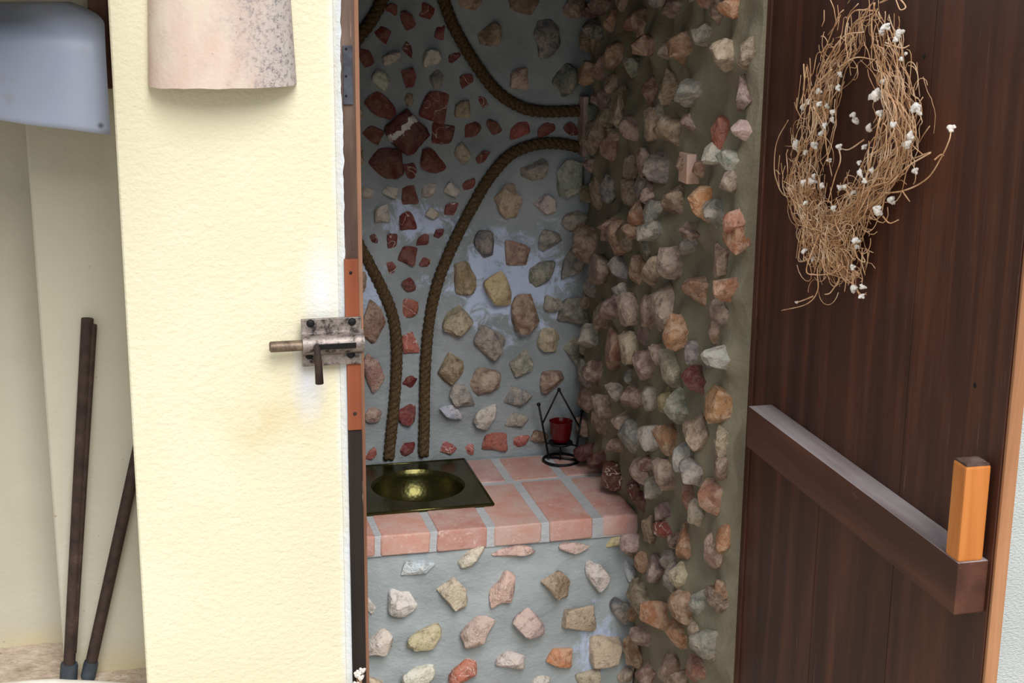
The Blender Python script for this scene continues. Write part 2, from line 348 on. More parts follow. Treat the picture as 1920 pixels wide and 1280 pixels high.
class Wall:
    """stone-studded mortar wall: a slab whose face swells round every stone; u along the wall, v up, n out of the wall"""
    def __init__(s, name, mat, org, u, v, n, lu, lv, step, thick, und=0.006):
        s.name, s.mat = name, mat; s.org, s.u, s.v, s.n = Vector(org), Vector(u), Vector(v), Vector(n)
        s.lu, s.lv, s.step, s.thick, s.und = lu, lv, step, thick, und; s.bumps = []; s.ridges = []; s.stones = []; s.tone = 1.0
    def local(s, p): d = Vector(p) - s.org; return d.dot(s.u), d.dot(s.v)
    def height(s):
        nu, nv = int(s.lu / s.step) + 1, int(s.lv / s.step) + 1
        U, V = np.meshgrid(np.linspace(0, s.lu, nu), np.linspace(0, s.lv, nv)); H = np.zeros_like(U)
        for j in range(nv):
            for i in range(nu):
                q = s.org + s.u * float(U[j, i]) + s.v * float(V[j, i])
                H[j, i] = s.und * noise.noise(q * 9) + s.und * 0.4 * noise.noise(q * 31)
        for (cu, cv, ru, rv, am) in s.bumps:
            H = np.maximum(H, 0) * 0 + H + am * np.exp(-(((U - cu) / ru) ** 2 + ((V - cv) / rv) ** 2) * 1.1)
        for pts, off, wid, am in s.ridges:
            D = np.full_like(U, 9.0)
            for (a, b) in pts: D = np.minimum(D, np.hypot(U - a, V - b))
            H += am * np.exp(-((D - off) / wid) ** 2) - am * 0.4 * np.exp(-(D / (off * 0.6)) ** 2)
        return U, V, H
    def build(s):
        U, V, H = s.height(); nv, nu = U.shape; s.H = H
        verts = [s.org + s.u * float(U[j, i]) + s.v * float(V[j, i]) + s.n * float(H[j, i]) for j in range(nv) for i in range(nu)]
        faces = [(j * nu + i, j * nu + i + 1, (j + 1) * nu + i + 1, (j + 1) * nu + i) for j in range(nv - 1) for i in range(nu - 1)]
        ring = [i for i in range(nu)] + [j * nu + nu - 1 for j in range(1, nv)] + [(nv - 1) * nu + i for i in range(nu - 2, -1, -1)] + [j * nu for j in range(nv - 2, 0, -1)]
        base = len(verts)
        for k in ring: j, i = divmod(k, nu); verts.append(s.org + s.u * float(U[j, i]) + s.v * float(V[j, i]) - s.n * s.thick)
        L = len(ring)
        for k in range(L): faces.append((ring[k], base + k, base + (k + 1) % L, ring[(k + 1) % L]))
        faces.append([base + k for k in range(L)])
        bm = bmesh.new(); bv = [bm.verts.new(q) for q in verts]
        for f in faces: bm.faces.new([bv[k] for k in f])
        s.o = obj(s.name, bm, s.mat, smooth=True, ang=50); return s.o
    def hat(s, u, v):
        nv, nu = s.H.shape; i = min(max(int(u / s.lu * (nu - 1)), 0), nu - 1); j = min(max(int(v / s.lv * (nv - 1)), 0), nv - 1); return float(s.H[j, i])
    def add(s, p, w, h, d, code, ang=0.0, kind='a', swell=0.35):
        u, v = s.local(p); s.stones.append((u, v, w, h, d, code, ang, kind))
        if swell: s.bumps.append((u, v, w * 0.85, h * 0.85, d * swell))
    def place(s, parent=None, name='stone'):
        B = Matrix((s.u, s.v, s.n)).transposed()
        for (u, v, w, h, d, code, ang, kind) in s.stones:
            mat = 'red_stone' if code in 'rRs' else 'stone'
            o = link(name, random.choice(SHAPES[mat, kind]), None, parent or s.o)
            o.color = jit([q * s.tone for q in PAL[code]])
            hh = s.hat(u, v) if s.o else 0
            R = Matrix.Rotation(ang, 3, 'Z') @ Matrix.Rotation(random.uniform(-.25, .25), 3, 'X') @ Matrix.Rotation(random.uniform(-.25, .25), 3, 'Y')
            flip = Matrix.Rotation(random.choice((0, math.pi)), 3, 'Z')
            L = (B @ R @ flip @ Matrix.Diagonal((w, h, d))).to_4x4()
            o.matrix_local = Matrix.Translation(s.org + s.u * u + s.v * v + s.n * (hh * 0.8 + d * 0.08)) @ L

# ------------------------------------------------------------------ the setting
XR, YB, ZC, YF = 0.94, 3.10, 0.80, 2.695          # side wall, back wall, counter top, counter front
struct(obj('floor', box(-9, 9, -9, 6, -0.2, 0.0), 'ground'))
struct(obj('wall_pillar', box(-0.028, 0.290, 2.20, 2.47, 0, 2.35, 0.006, 3), 'cream_stucco', smooth=True, ang=30), 'cream stuccoed pillar beside the open doorway')
struct(obj('wall_lintel', box(-0.02, 1.06, 2.21, 2.44, 1.90, 2.34), 'cream_stucco'))
struct(obj('wall_outer_right', box(0.985, 3.0, 2.20, 2.42, 0, 2.35), 'grey_stucco'), 'rough grey stucco wall beyond the door edge')
struct(obj('wall_inner_left', box(0.04, 0.15, 2.47, 3.25, 0, 2.1), 'plain_plaster'))
struct(obj('ceiling', box(0.04, 1.06, 2.44, 3.25, 1.95, 2.03), 'dark_wood'))

bm = bmesh.new(); fa, fb, ba = [], [], []
for k in range(261):
    z = 0.4 + 1.49 * k / 260; e = 0.2895 + 0.0030 * noise.noise(Vector((z * 9, 0, 0))) + 0.0022 * noise.noise(Vector((z * 60, 3, 0))) + (0.002 if z < 1.2 else 0)
    fa.append(bm.verts.new((0.280, 2.1985, z))); fb.append(bm.verts.new((e, 2.1905 + 0.0012 * noise.noise(Vector((z * 40, 9, 0))), z))); ba.append(bm.verts.new((e, 2.2100, z)))
for k in range(260):
    bm.faces.new((fa[k], fb[k], fb[k + 1], fa[k + 1])); bm.faces.new((fb[k], ba[k], ba[k + 1], fb[k + 1])); bm.faces.new((ba[k], fa[k], fa[k + 1], ba[k + 1]))
o = obj('plaster_edge', bm, 'cream_stucco', bpy.data.objects['wall_pillar'], smooth=True, ang=50); o['label'] = 'ragged whitewashed plaster along the jamb'

# left recess: pier, rear face, ledge, slab overhead
struct(obj('wall_pier', box(-0.166, 0.05, 2.47, 2.75, 0.5, 2.35, 0.008, 3), 'shade_stucco', smooth=True, ang=30), 'pale plaster pier behind the leaning iron bars')
struct(obj('wall_recess', box(-1.4, -0.10, 2.59, 2.75, 0.5, 2.35), 'shade_stucco'), 'pale plaster wall at the back of the recess')
bm = bmesh.new(); nx, ny = 70, 16; grid = []
for j in range(ny):
    row = []
    for i in range(nx):
        x = -1.4 + (1.42) * i / (nx - 1); t = j / (ny - 1); y = 2.425 + 0.2 * t; q = Vector((x, y, 0))
        z = 0.686 + 0.004 * noise.noise(q * 20) + 0.022 * max(0, (t - 0.55)) * (1 if x < -0.16 else 0.3) + 0.003 * noise.noise(q * 60)
        row.append(bm.verts.new((x, y, z)))
    grid.append(row)
for j in range(ny - 1):
    for i in range(nx - 1): bm.faces.new((grid[j][i], grid[j][i + 1], grid[j + 1][i + 1], grid[j + 1][i]))
edge = [e for e in bm.edges if e.is_boundary]
ex = bmesh.ops.extrude_edge_only(bm, edges=edge)
for v in [g for g in ex['geom'] if isinstance(g, bmesh.types.BMVert)]: v.co.z = 0.0
struct(obj('wall_ledge', bm, 'dirt_ledge', smooth=True, ang=50), 'dusty masonry ledge under the iron bars')
bm = bmesh.new()
pts = spline([(-1.4, 2.425, 0.682), (-0.6, 2.43, 0.684), (-0.24, 2.432, 0.684), (-0.15, 2.425, 0.680), (-0.05, 2.405, 0.672), (0.0, 2.395, 0.668)], 40)
struct(obj('trim_ledge', tube(pts, 0.018, 10), 'kerb_plaster', smooth=True), 'rounded white plaster lip along the ledge')
struct(obj('shade_slab_recess', box(-1.4, -0.035, 1.68, 2.6, 1.99, 2.1), 'olive_beam'))  # unseen slab, drawn forward to shade the recess below

# ------------------------------------------------------------------ door frame
fr = struct(obj('trim_doorframe', box(0.2890, 0.3095, 2.192, 2.26, 0, 1.90, 0.002), 'grey_wood'), 'weathered wooden door jamb against the pillar')
struct_parts = []
o = obj('painted_board', box(0.2885, 0.3100, 2.187, 2.21, 0.3, onY(665, 803, 2.19).z, 0.0015), 'black_paint_wood', fr); o['label'] = 'flaking black paint on the lower jamb'
o = obj('door_stop', box(0.3095, 0.3190, 2.215, 2.26, 0, 1.90, 0.002), 'stop_wood', fr); o['label'] = 'reddish brown door stop strip'
za, zb = onY(656, 485, 2.19).z, onY(658, 597, 2.19).z
ins = obj('inset_strip', box(0.2875, 0.3080, 2.184, 2.20, zb, za, 0.001), 'red_orange_wood', fr); ins['label'] = 'orange wooden strip above the bolt'
obj('screw', sphere((0.2965, 2.1845, onY(656, 511, 2.185).z), 0.0026), 'black_iron', ins)
za, zb = onY(664, 672, 2.19).z, onY(664, 804, 2.19).z
ins = obj('inset_strip', box(0.2885, 0.3090, 2.184, 2.20, zb, za, 0.001), 'red_orange_wood', fr); ins['label'] = 'orange wooden strip below the bolt'
obj('screw', sphere((0.299, 2.1845, onY(664, 775, 2.185).z), 0.0030), 'rusty_iron', ins)
za, zb = onY(650, 85, 2.19).z, onY(650, 196, 2.19).z
pl = obj('strike_plate', box(0.2915, 0.3055, 2.1885, 2.195, zb, za, 0.0008), 'plate_iron', fr); pl['label'] = 'dark metal plate with three holes'
for k in (92, 143, 180):
    q = onY(649, k, 2.188); obj('screw_hole', lathe([(0.0022, 0), (0.0016, 0.0008)], (0, 0, 0), 10), 'hole_black', pl).matrix_local = Matrix.Translation((q.x, 2.1888, q.z)) @ Matrix.Rotation(math.pi / 2, 4, 'X')

# ------------------------------------------------------------------ back wall
W = Wall('wall_back', 'mortar_back', (0.10, YB, 0.55), (1, 0, 0), (0, 0, 1), (0, -1, 0), 0.90, 1.52, 0.008, 0.14, 0.005)
SC = 1 / 905.0                                     # metres per photograph pixel on the back wall
def bk(lst, ox, oy, s, mats=None):
    for (zx, zy, zw, zh, c) in lst:
        px, py = ox + zx * s, oy + zy * s; red = c in 'rRs'
        w, h = zw * s * SC * 1.24, zh * s * SC * 1.22
        d = min(w, h) * (0.45 if red else 0.75)
        W.add(onY(px, py, YB - 0.006), w, h, d, c, random.uniform(-.3, .3), 'a' if (red or random.random() < 0.35) else 'b', 0.10 if red else 0.28)
bk([(278,60,55,65,'r'),(370,115,75,85,'r'),(480,60,75,80,'r'),(228,190,75,80,'r'),(552,180,60,80,'r'),(372,275,55,80,'r'),(135,325,80,85,'r'),(275,325,90,70,'w'),(503,325,80,85,'w'),
    (628,322,55,60,'r'),(220,450,85,100,'w'),(372,435,75,105,'r'),(525,440,70,90,'g'),(700,450,65,65,'r'),(215,590,140,130,'r'),(378,555,45,60,'t'),(520,595,125,145,'r'),(670,610,85,95,'n'),
    (790,570,50,55,'r'),(175,750,100,85,'r'),(568,745,105,100,'r'),(722,730,100,80,'r'),(850,710,80,70,'r'),(993,725,100,95,'s'),(1145,715,95,80,'r'),(1278,720,85,70,'r'),
    (235,915,180,145,'R'),(378,950,75,75,'r'),(525,900,140,110,'r'),(675,850,80,100,'n'),(790,878,70,65,'r'),(140,1075,70,60,'w'),(270,1070,80,65,'w'),(378,1090,75,90,'r'),(490,1055,80,80,'w'),
    (612,1055,75,80,'w'),(710,1035,70,60,'r'),(225,1195,75,90,'w'),(505,1185,65,65,'w'),(615,1170,70,70,'r'),(370,1235,80,90,'r'),
    (715,15,120,60,'t'),(1010,20,150,90,'t'),(825,200,110,120,'t'),(985,440,105,120,'k'),(1300,40,130,110,'p'),(1140,210,130,190,'G'),(1250,440,140,150,'G'),(1070,945,130,110,'g'),
    (1270,990,150,190,'g'),(925,1120,130,165,'n'),(1130,1140,110,100,'w'),(1280,1230,110,90,'g')], 640, 0, 0.336)
bk([(110,125,40,40,'R'),(203,137,45,65,'r'),(357,130,50,60,'r'),(435,105,40,55,'R'),(280,210,75,80,'r'),(195,262,40,65,'r'),(370,247,50,50,'r'),(283,355,70,75,'r'),(285,480,80,100,'s'),
    (288,650,70,95,'s'),(285,840,60,60,'r'),(275,1000,75,105,'r'),(272,1185,75,80,'r'),(660,145,90,120,'G'),(820,190,115,140,'p'),(985,125,110,100,'g'),(555,320,100,150,'t'),(715,365,140,160,'y'),
    (930,300,115,140,'g'),(850,495,140,180,'d'),(1000,435,90,90,'g'),(515,540,140,150,'n'),(680,640,135,170,'g'),(975,620,110,130,'n'),(490,765,115,165,'t'),(840,745,110,140,'g'),(655,835,150,140,'p'),
    (990,825,115,115,'t'),(815,905,140,100,'g'),(820,1025,110,80,'g'),(490,980,110,70,'b'),(655,1000,95,115,'w'),(545,900,120,110,'g'),(105,540,100,190,'p'),(100,790,90,170,'p'),(105,1000,80,80,'p'),
    (95,1205,50,70,'s'),(485,1175,75,60,'s'),(585,1180,45,50,'s'),(715,1140,115,85,'s'),(840,1140,70,75,'s'),(930,1110,80,70,'d'),(1120,30,150,90,'g'),(1100,250,90,150,'g'),(1100,480,140,120,'g'),(1100,690,90,140,'g')], 660, 400, 0.375)
ROPES = [('long brown rope sweeping from the wall corner down to behind the basin', [(1092,277),(1045,268),(1000,271),(955,290),(915,335),(880,395),(845,465),(818,535),(803,610),(796,700),(795,780),(793,852)]),
         ('brown rope set in mortar curving down near the orange strips', [(660,450),(690,490),(715,540),(735,590),(743,650),(741,720),(735,790),(728,858)]),
         ('brown rope running from the top of the wall to the corner brick', [(808,-60),(828,-8),(850,50),(888,115),(925,165),(965,195),(1010,208),(1092,207)]),
         ('short brown rope at the top of the wall next to the jamb', [(740,-60),(718,-5),(698,35),(672,70),(640,115)])]
RP = []; RW = []; XM = onY(767, 430, YB).x
def mirror(q): return Vector((2 * XM - q.x, q.y, q.z))
for (u, v, w, h, d, code, ang, kind) in list(W.stones):
    x = 2 * XM - (W.org.x + u)
    if 0.20 < x < 0.435 and code not in 'rR': W.add(W.org + W.u * (x - W.org.x) + W.v * v, w, h, d, code, -ang, kind, 0.28)
for lab, pts in ROPES:
    pw = [onY(x, y, YB - 0.006) for x, y in pts]
    if 'orange strips' in lab: pw = [mirror(q) for q in RW[0][:5]] + pw[1:]        # the pattern goes on symmetrically behind the jamb
    if 'next to the jamb' in lab: pw = pw[:-1] + [mirror(q) for q in RW[2][3:]]
    RW.append(pw); pp = spline(pw, 150); RP.append((lab, pp))
    W.ridges.append(([W.local(q) for q in pp[::2]], 0.021, 0.009, 0.006))
wb = struct(W.build(), 'grey mortar wall studded with stones and rope'); W.place()
# the large lozenge of red stone
dm = stone_mesh('lozenge_stone', 60, 0.02, 11, 6); dm.materials.append(MATS['banded_red_stone'])
o = link('stone', dm, None, wb); o.color = lin((92, 34, 34)); o['label'] = 'large red lozenge stone with a white vein'
q = onY(763, 249, YB - 0.012)
o.matrix_local = Matrix.Translation(q) @ Matrix((Vector((1, 0, 0)), Vector((0, 0, 1)), Vector((0, -1, 0)))).transposed().to_4x4() @ Matrix.Rotation(math.radians(40), 4, 'Z') @ Matrix.Diagonal((0.076, 0.082, 0.034, 1))
# brick edge in the corner where the ropes end
q = onY(1099, 238, YB - 0.02)
o = obj('brick', box(q.x - 0.014, q.x - 0.002, YB - 0.045, YB + 0.02, onY(1099, 292, YB - 0.03).z, onY(1099, 180, YB - 0.03).z, 0.003), 'brick', wb); o.color = lin((96, 48, 32)); o['label'] = 'thin reddish brick on edge in the corner'
for lab, pp in RP:
    rp = thing('rope', lab, 'rope', pp[len(pp) // 2] + Vector((0, -0.004, 0)), 'ropes set in the back wall')
    L = [0]
    for a, b in zip(pp, pp[1:]): L.append(L[-1] + (b - a).length)
    fr_ = frames(pp)
    for k in range(3):
        path = []
        for (p_, t, n, b), s_ in zip(fr_, L):
            n2 = Vector((0, -1, 0)); b2 = t.cross(n2).normalized(); a = 2 * math.pi * (k / 3 + s_ / 0.042)
            path.append(p_ + Vector((0, -0.005, 0)) + (n2 * math.cos(a) + b2 * math.sin(a)) * 0.0062)
        obj('strand', tube(path, 0.0072, 7), 'rope_fibre', rp, smooth=True)
    adopt(rp)

# ------------------------------------------------------------------ side wall
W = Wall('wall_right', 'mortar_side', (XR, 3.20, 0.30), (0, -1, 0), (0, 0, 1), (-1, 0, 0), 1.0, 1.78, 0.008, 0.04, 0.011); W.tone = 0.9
def rt(lst, ox, oy, s):
    for (zx, zy, zw, zh, c) in lst:
        px, py = ox + zx * s, oy + zy * s
        q0 = onX(px, py, XR - 0.016); q0.y = max(2.224, min(q0.y, 3.09)); dist = (q0 - Vector(EYE)).length; mpp = dist / F
        h = zh * s * mpp * 1.30; wap = zw * s * mpp * 1.50
        ly = max(0.026, min(h, wap * 1.35) * random.uniform(0.85, 1.05))
        pro = min(0.040, max(0.016, (wap - 0.36 * ly) / 0.94))
        W.add(q0, ly, h, pro * 1.75, c, random.uniform(-.25, .25), 'a' if random.random() < 0.35 else 'b', 0.36)
rt([(240,30,90,90,'d'),(365,110,60,110,'o'),(430,110,80,150,'t'),(190,260,55,140,'t'),(215,150,110,110,'G'),(290,310,100,160,'o'),(190,405,110,110,'o'),(385,370,70,90,'g'),(500,250,110,100,'o'),
    (620,40,90,110,'p'),(690,260,120,160,'o'),(800,190,90,110,'g'),(850,60,60,120,'d'),(940,40,100,110,'O'),(915,310,110,140,'n'),(1050,300,70,150,'t'),(600,490,90,160,'t'),(480,505,80,140,'o'),
    (250,560,80,150,'p'),(345,590,110,180,'p'),(740,510,150,130,'g'),(990,520,90,160,'p'),(510,690,85,150,'n'),(640,720,130,150,'t'),(400,720,90,120,'p'),(200,760,100,200,'p'),(275,810,90,170,'o'),
    (845,745,70,160,'s'),(840,865,80,100,'w'),(1060,745,80,90,'k'),(460,900,80,130,'p'),(550,930,130,130,'g'),(380,930,70,110,'t'),(960,900,100,100,'g'),(955,1000,90,110,'p'),
    (250,1040,90,150,'g'),(190,1060,80,170,'t'),(370,1080,80,170,'t'),(620,1130,100,150,'t'),(820,1140,130,160,'O'),(450,1200,80,150,'o'),(530,1220,90,170,'g'),(990,1240,90,130,'O'),(880,1190,100,130,'g'),(310,1240,100,80,'p')], 1060, 0, 0.336)
rt([(165,110,130,160,'p'),(240,40,70,110,'t'),(330,70,100,160,'o'),(440,30,80,80,'o'),(560,40,110,110,'g'),(700,110,80,110,'g'),(760,40,100,80,'d'),(985,75,90,150,'O'),(870,205,80,150,'o'),
    (640,210,140,140,'p'),(530,270,110,150,'t'),(430,260,80,160,'o'),(240,265,110,160,'p'),(330,250,90,120,'g'),(165,340,70,140,'g'),(975,370,110,120,'O'),(750,365,110,140,'o'),(600,455,135,220,'p'),
    (500,490,80,150,'p'),(415,470,110,150,'k'),(315,460,100,150,'p'),(215,515,80,130,'p'),(385,370,80,80,'g'),(690,595,110,160,'O'),(830,570,70,160,'o'),(160,630,100,130,'w'),(320,700,100,190,'o'),
    (410,690,110,150,'n'),(500,770,110,160,'p'),(630,780,120,180,'n'),(910,735,130,110,'w'),(790,865,130,120,'r'),(215,830,120,120,'d'),(140,930,90,180,'p'),(340,930,90,90,'g'),(440,960,140,140,'p'),
    (575,1000,70,150,'y'),(690,1020,130,150,'g'),(885,1015,120,170,'O'),(260,1010,90,110,'t'),(360,1090,100,130,'n'),(225,1090,80,140,'t'),(420,1190,110,140,'g'),(510,1200,100,140,'w'),(620,1190,110,140,'o'),
    (785,1155,120,170,'p'),(310,1220,80,100,'p'),(960,1230,60,100,'n')], 1060, 420, 0.336)
rt([(150,40,80,80,'R'),(210,90,80,95,'R'),(280,175,90,120,'R'),(360,265,70,110,'r'),(425,320,60,100,'R'),(430,140,80,130,'k'),(685,75,100,120,'w'),(750,150,110,120,'g'),(580,160,110,140,'p'),
    (510,240,90,100,'g'),(860,130,90,140,'d'),(920,60,60,140,'n'),(680,280,70,150,'o'),(820,275,110,150,'o'),(735,370,80,110,'n'),(465,450,70,130,'t'),(540,370,70,110,'p'),(550,460,70,90,'s'),
    (670,530,90,170,'o'),(810,570,80,170,'p'),(895,550,60,150,'O'),(410,530,80,80,'k'),(430,620,60,120,'o'),(500,690,90,150,'p'),(560,620,80,120,'g'),(620,690,100,150,'g'),(435,830,100,150,'t'),
    (540,900,110,130,'O'),(690,850,120,180,'o'),(475,1020,100,110,'p'),(625,1020,90,120,'O'),(380,1090,90,160,'o'),(810,1070,110,130,'g'),(830,820,80,100,'d'),(470,1230,80,100,'p'),(560,1190,90,150,'p'),
    (710,1210,80,140,'o'),(650,1250,80,80,'t'),(885,830,40,80,'o')], 1060, 830, 0.3515)
rf = random.Random(21); tries = 0; added = 0                  # the smaller stones packed between the digitised ones
while tries < 4000 and added < 70:
    tries += 1; u, v = rf.uniform(0.12, 0.955), rf.uniform(0.25, 1.55)
    if all(((u - a) / 0.052) ** 2 + ((v - b) / 0.046) ** 2 > 1 for (a, b, *_r) in W.stones):
        k = rf.uniform(0.030, 0.046); added += 1
        if v < 0.52 and u > 0.1 and u < 0.48: continue
        W.add(W.org + W.u * u + W.v * v, k, k * rf.uniform(0.9, 1.4), rf.uniform(0.03, 0.05), rf.choice('ttppggdon'), rf.uniform(-.3, .3), 'b', 0.36)
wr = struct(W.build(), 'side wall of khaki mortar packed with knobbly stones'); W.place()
q = onX(1294, 318, XR - 0.012)
o = obj('brick', box(XR - 0.024, XR + 0.01, q.y - 0.016, q.y + 0.026, onX(1294, 347, XR - 0.02).z, onX(1294, 290, XR - 0.02).z, 0.002), 'brick', wr); o.color = lin((214, 150, 106)); o['label'] = 'pale orange brick chip among the stones'

# ------------------------------------------------------------------ counter
ct = thing('counter', 'stone faced masonry counter topped with terracotta bricks', 'counter', (0.55, YF + 0.2, 0))
W = Wall('body', 'mortar_front', (0.152, YF + 0.012, 0.0), (1, 0, 0), (0, 0, 1), (0, -1, 0), 0.78, 0.757, 0.008, 0.115, 0.006); W.tone = 1.1
SF = 1 / 985.0
for (zx, zy, zw, zh, c) in [(405,680,160,90,'b'),(680,630,140,80,'w'),(905,600,200,85,'k'),(1215,580,140,60,'k'),(1440,550,130,65,'y'),(320,850,130,150,'w'),(580,820,130,160,'n'),(840,790,120,180,'k'),(1110,770,140,140,'t'),
    (1335,720,110,150,'w'),(1525,700,70,110,'b'),(1470,900,140,120,'G'),(1240,940,160,140,'n'),(970,960,150,160,'k'),(700,1010,150,160,'k'),(430,1040,160,110,'n'),(190,1070,140,140,'w'),(155,880,40,90,'w'),
    (1375,1110,150,160,'n'),(1140,1150,130,110,'O'),(880,1180,140,120,'w'),(640,1220,140,130,'s'),(400,1240,150,110,'w'),(1045,1275,90,70,'w'),(1295,1260,120,90,'n'),(1495,1240,90,100,'n'),(150,1290,120,100,'n'),(820,1340,130,110,'k'),(1120,1370,120,110,'w')]:
    px, py = 640 + zx * 0.3593, 820 + zy * 0.3593
    w, h = zw * 0.3593 * SF * 1.22, zh * 0.3593 * SF * 1.20
    q = onY(px, py, YF - 0.004); h = min(h, (0.757 - q.z) * 2.2) if q.z > 0.72 else h
    W.add(q, w, h, min(w, h) * 0.85, c, random.uniform(-.3, .3), 'a', 0.22)
body = W.build(); body.parent = ct; W.place(ct)
obj('core', box(0.152, 0.93, YF + 0.10, 3.09, 0, 0.712), 'plain_plaster', ct)
bm = box(0.152, 0.934, YF + 0.003, 2.835, 0.757, 0.7990, 0.002)
for a in ((0.152, 0.425, 2.835, 3.092), (0.638, 0.934, 2.835, 3.092), (0.425, 0.638, 3.062, 3.092)): box(a[0], a[1], a[2], a[3], 0.712, 0.7990, bm=bm)
obj('grout', bm, 'grout', ct)
BR = [(0.415, 0.511, YF, 2.83, (198, 126, 104)), (0.524, 0.624, YF - 0.002, 2.83, (176, 100, 82)), (0.637, 0.733, YF, 2.928, (196, 136, 118)), (0.749, 0.838, YF - 0.001, 2.930, (192, 116, 98)),
      (0.858, 0.933, YF + 0.002, 2.932, (188, 122, 108)), (0.31, 0.404, YF, 2.83, (186, 112, 92)), (0.20, 0.298, YF, 2.93, (190, 118, 98)), (0.20, 0.298, 2.945, 3.088, (180, 116, 104)), (0.31, 0.385, 2.845, 3.088, (186, 122, 106)),
      (0.64, 0.722, 2.945, 3.090, (166, 112, 108)), (0.737, 0.836, 2.943, 3.088, (184, 124, 110)), (0.853, 0.932, 2.945, 3.085, (176, 114, 104))]
for (x0, x1, y0, y1, c) in BR:
    b = box(x0, x1, y0, y1, 0.758, ZC + random.uniform(0, 0.0015), 0.006, 3)
    for v in b.verts: v.co += Vector((noise.noise(v.co * 30), noise.noise(v.co * 30 + Vector((9, 0, 0))), 0.3 * noise.noise(v.co * 40))) * 0.003
    o = obj('brick', b, 'brick', ct, smooth=True, ang=35); o.color = lin(c)
adopt(ct)

# ------------------------------------------------------------------ brass basin
bc = Vector((0.533, 2.948, ZC + 0.004))
wbn = thing('washbasin', 'hammered brass basin with a square rim set in the brick counter', 'basin', bc)
bm = bmesh.new(); n = 64; R0 = 0.098
x0, x1, y0, y1 = 0.398, 0.661, 2.806, 3.088
inner = [bm.verts.new((bc.x + R0 * math.cos(2 * math.pi * k / n), bc.y + R0 * math.sin(2 * math.pi * k / n), bc.z)) for k in range(n)]
outer = []
for k in range(n):
    a = 2 * math.pi * k / n; dx, dy = math.cos(a), math.sin(a)
    t = min(((x1 if dx > 0 else x0) - bc.x) / dx if abs(dx) > 1e-6 else 9, ((y1 if dy > 0 else y0) - bc.y) / dy if abs(dy) > 1e-6 else 9)
    outer.append(bm.verts.new((bc.x + dx * t, bc.y + dy * t, bc.z + 0.001)))
for cx, cy in ((x0, y0), (x1, y0), (x0, y1), (x1, y1)):
    v = min(outer, key=lambda q: (q.co.x - cx) ** 2 + (q.co.y - cy) ** 2); v.co.x, v.co.y = cx, cy
low = [bm.verts.new((v.co.x, v.co.y, ZC - 0.002)) for v in outer]
for k in range(n):
    j = (k + 1) % n
    bm.faces.new((inner[k], inner[j], outer[j], outer[k])); bm.faces.new((outer[k], outer[j], low[j], low[k]))
obj('rim', bm, 'brass', wbn, smooth=True, ang=30)
bm = bmesh.new(); rings = []; D = 0.075
prof = [(R0, 0.0), (R0 - 0.002, -0.004)] + [((R0 - 0.004) * math.cos(a) ** 0.75, -0.006 - D * math.sin(a)) for a in [i / 14 * math.pi / 2 * 0.97 for i in range(15)]]
for r, z in prof: rings.append([bm.verts.new((bc.x + r * math.cos(2 * math.pi * k / n), bc.y + r * math.sin(2 * math.pi * k / n), bc.z + z)) for k in range(n)])
for a, b in zip(rings, rings[1:]):
    for k in range(n): bm.faces.new((a[k], a[(k + 1) % n], b[(k + 1) % n], b[k]))
bm.faces.new(rings[-1]); obj('bowl', bm, 'brass', wbn, smooth=True)
bm = bmesh.new()
pp = [Vector((x0, y0, bc.z)), Vector((x1, y0, bc.z)), Vector((x1, y1, bc.z)), Vector((x0, y1, bc.z))]
for a, b in zip(pp, pp[1:] + pp[:1]): tube([a, b], 0.003, 8, bm)
obj('rolled_edge', bm, 'brass', wbn, smooth=True)
adopt(wbn)

# ------------------------------------------------------------------ candle holder and glass
cc = onZ(1052, 860, ZC + 0.004); cc.y = 3.040; cc.x = onY(1052, 860, 3.04).x
ch = thing('candle_holder', 'black wire candle holder standing on the brick counter', 'candle holder', Vector((cc.x, cc.y, ZC)))
RR = 0.039; z0 = ZC + 0.0045
def cp(px, py, dy=0.0): return onY(px, py, cc.y + dy)
obj('base_ring', torus((cc.x, cc.y, z0), RR, 0.0030, 44, 8), 'black_iron', ch, smooth=True)
obj('base_bar', tube([(cc.x - RR * 0.72, cc.y + RR * 0.68, z0), (cc.x + RR * 0.93, cc.y - RR * 0.3, z0)], 0.0028, 8), 'black_iron', ch, smooth=True)
A, Bq = cp(1010, 758), cp(1091, 771); A2, B2 = cp(1032, 854), cp(1075, 858)
A2.z = B2.z = z0; A2.y += 0.012; B2.y -= 0.012
for top, bot in ((A, A2), (Bq, B2)):
    u_ = obj('upright', tube([top, bot], 0.0024, 8), 'black_iron', ch, smooth=True)
    obj('knob', sphere(top, 0.0045), 'black_iron', u_, smooth=True)
ap = cp(1048, 730); lj, rj = A.lerp(A2, 0.36), Bq.lerp(B2, 0.32)
hg = obj('hanger', tube([lj, ap], 0.0020, 8, tube([ap, rj], 0.0020, 8)), 'black_iron', ch, smooth=True)
obj('knob', sphere(ap, 0.0042), 'black_iron', hg, smooth=True)
ga = cp(1051, 829); gr = 0.0265
obj('cup_ring', torus((ga.x, ga.y, ga.z), gr * 0.95, 0.0022, 32, 8), 'black_iron', ch, smooth=True)
obj('cup_plate', lathe([(gr * 0.95, -0.003), (gr * 0.95, 0)], ga, 28), 'black_iron', ch)
obj('cross_bar', tube([A.lerp(A2, 0.72), Vector((ga.x, ga.y, ga.z - 0.001)), Bq.lerp(B2, 0.70)], 0.0020, 8), 'black_iron', ch, smooth=True)
obj('stem', tube([(ga.x, ga.y, ga.z), (ga.x, ga.y, z0)], 0.0020, 8), 'black_iron', ch, smooth=True)
adopt(ch)
gt = cp(1050, 789); hh = gt.z - ga.z
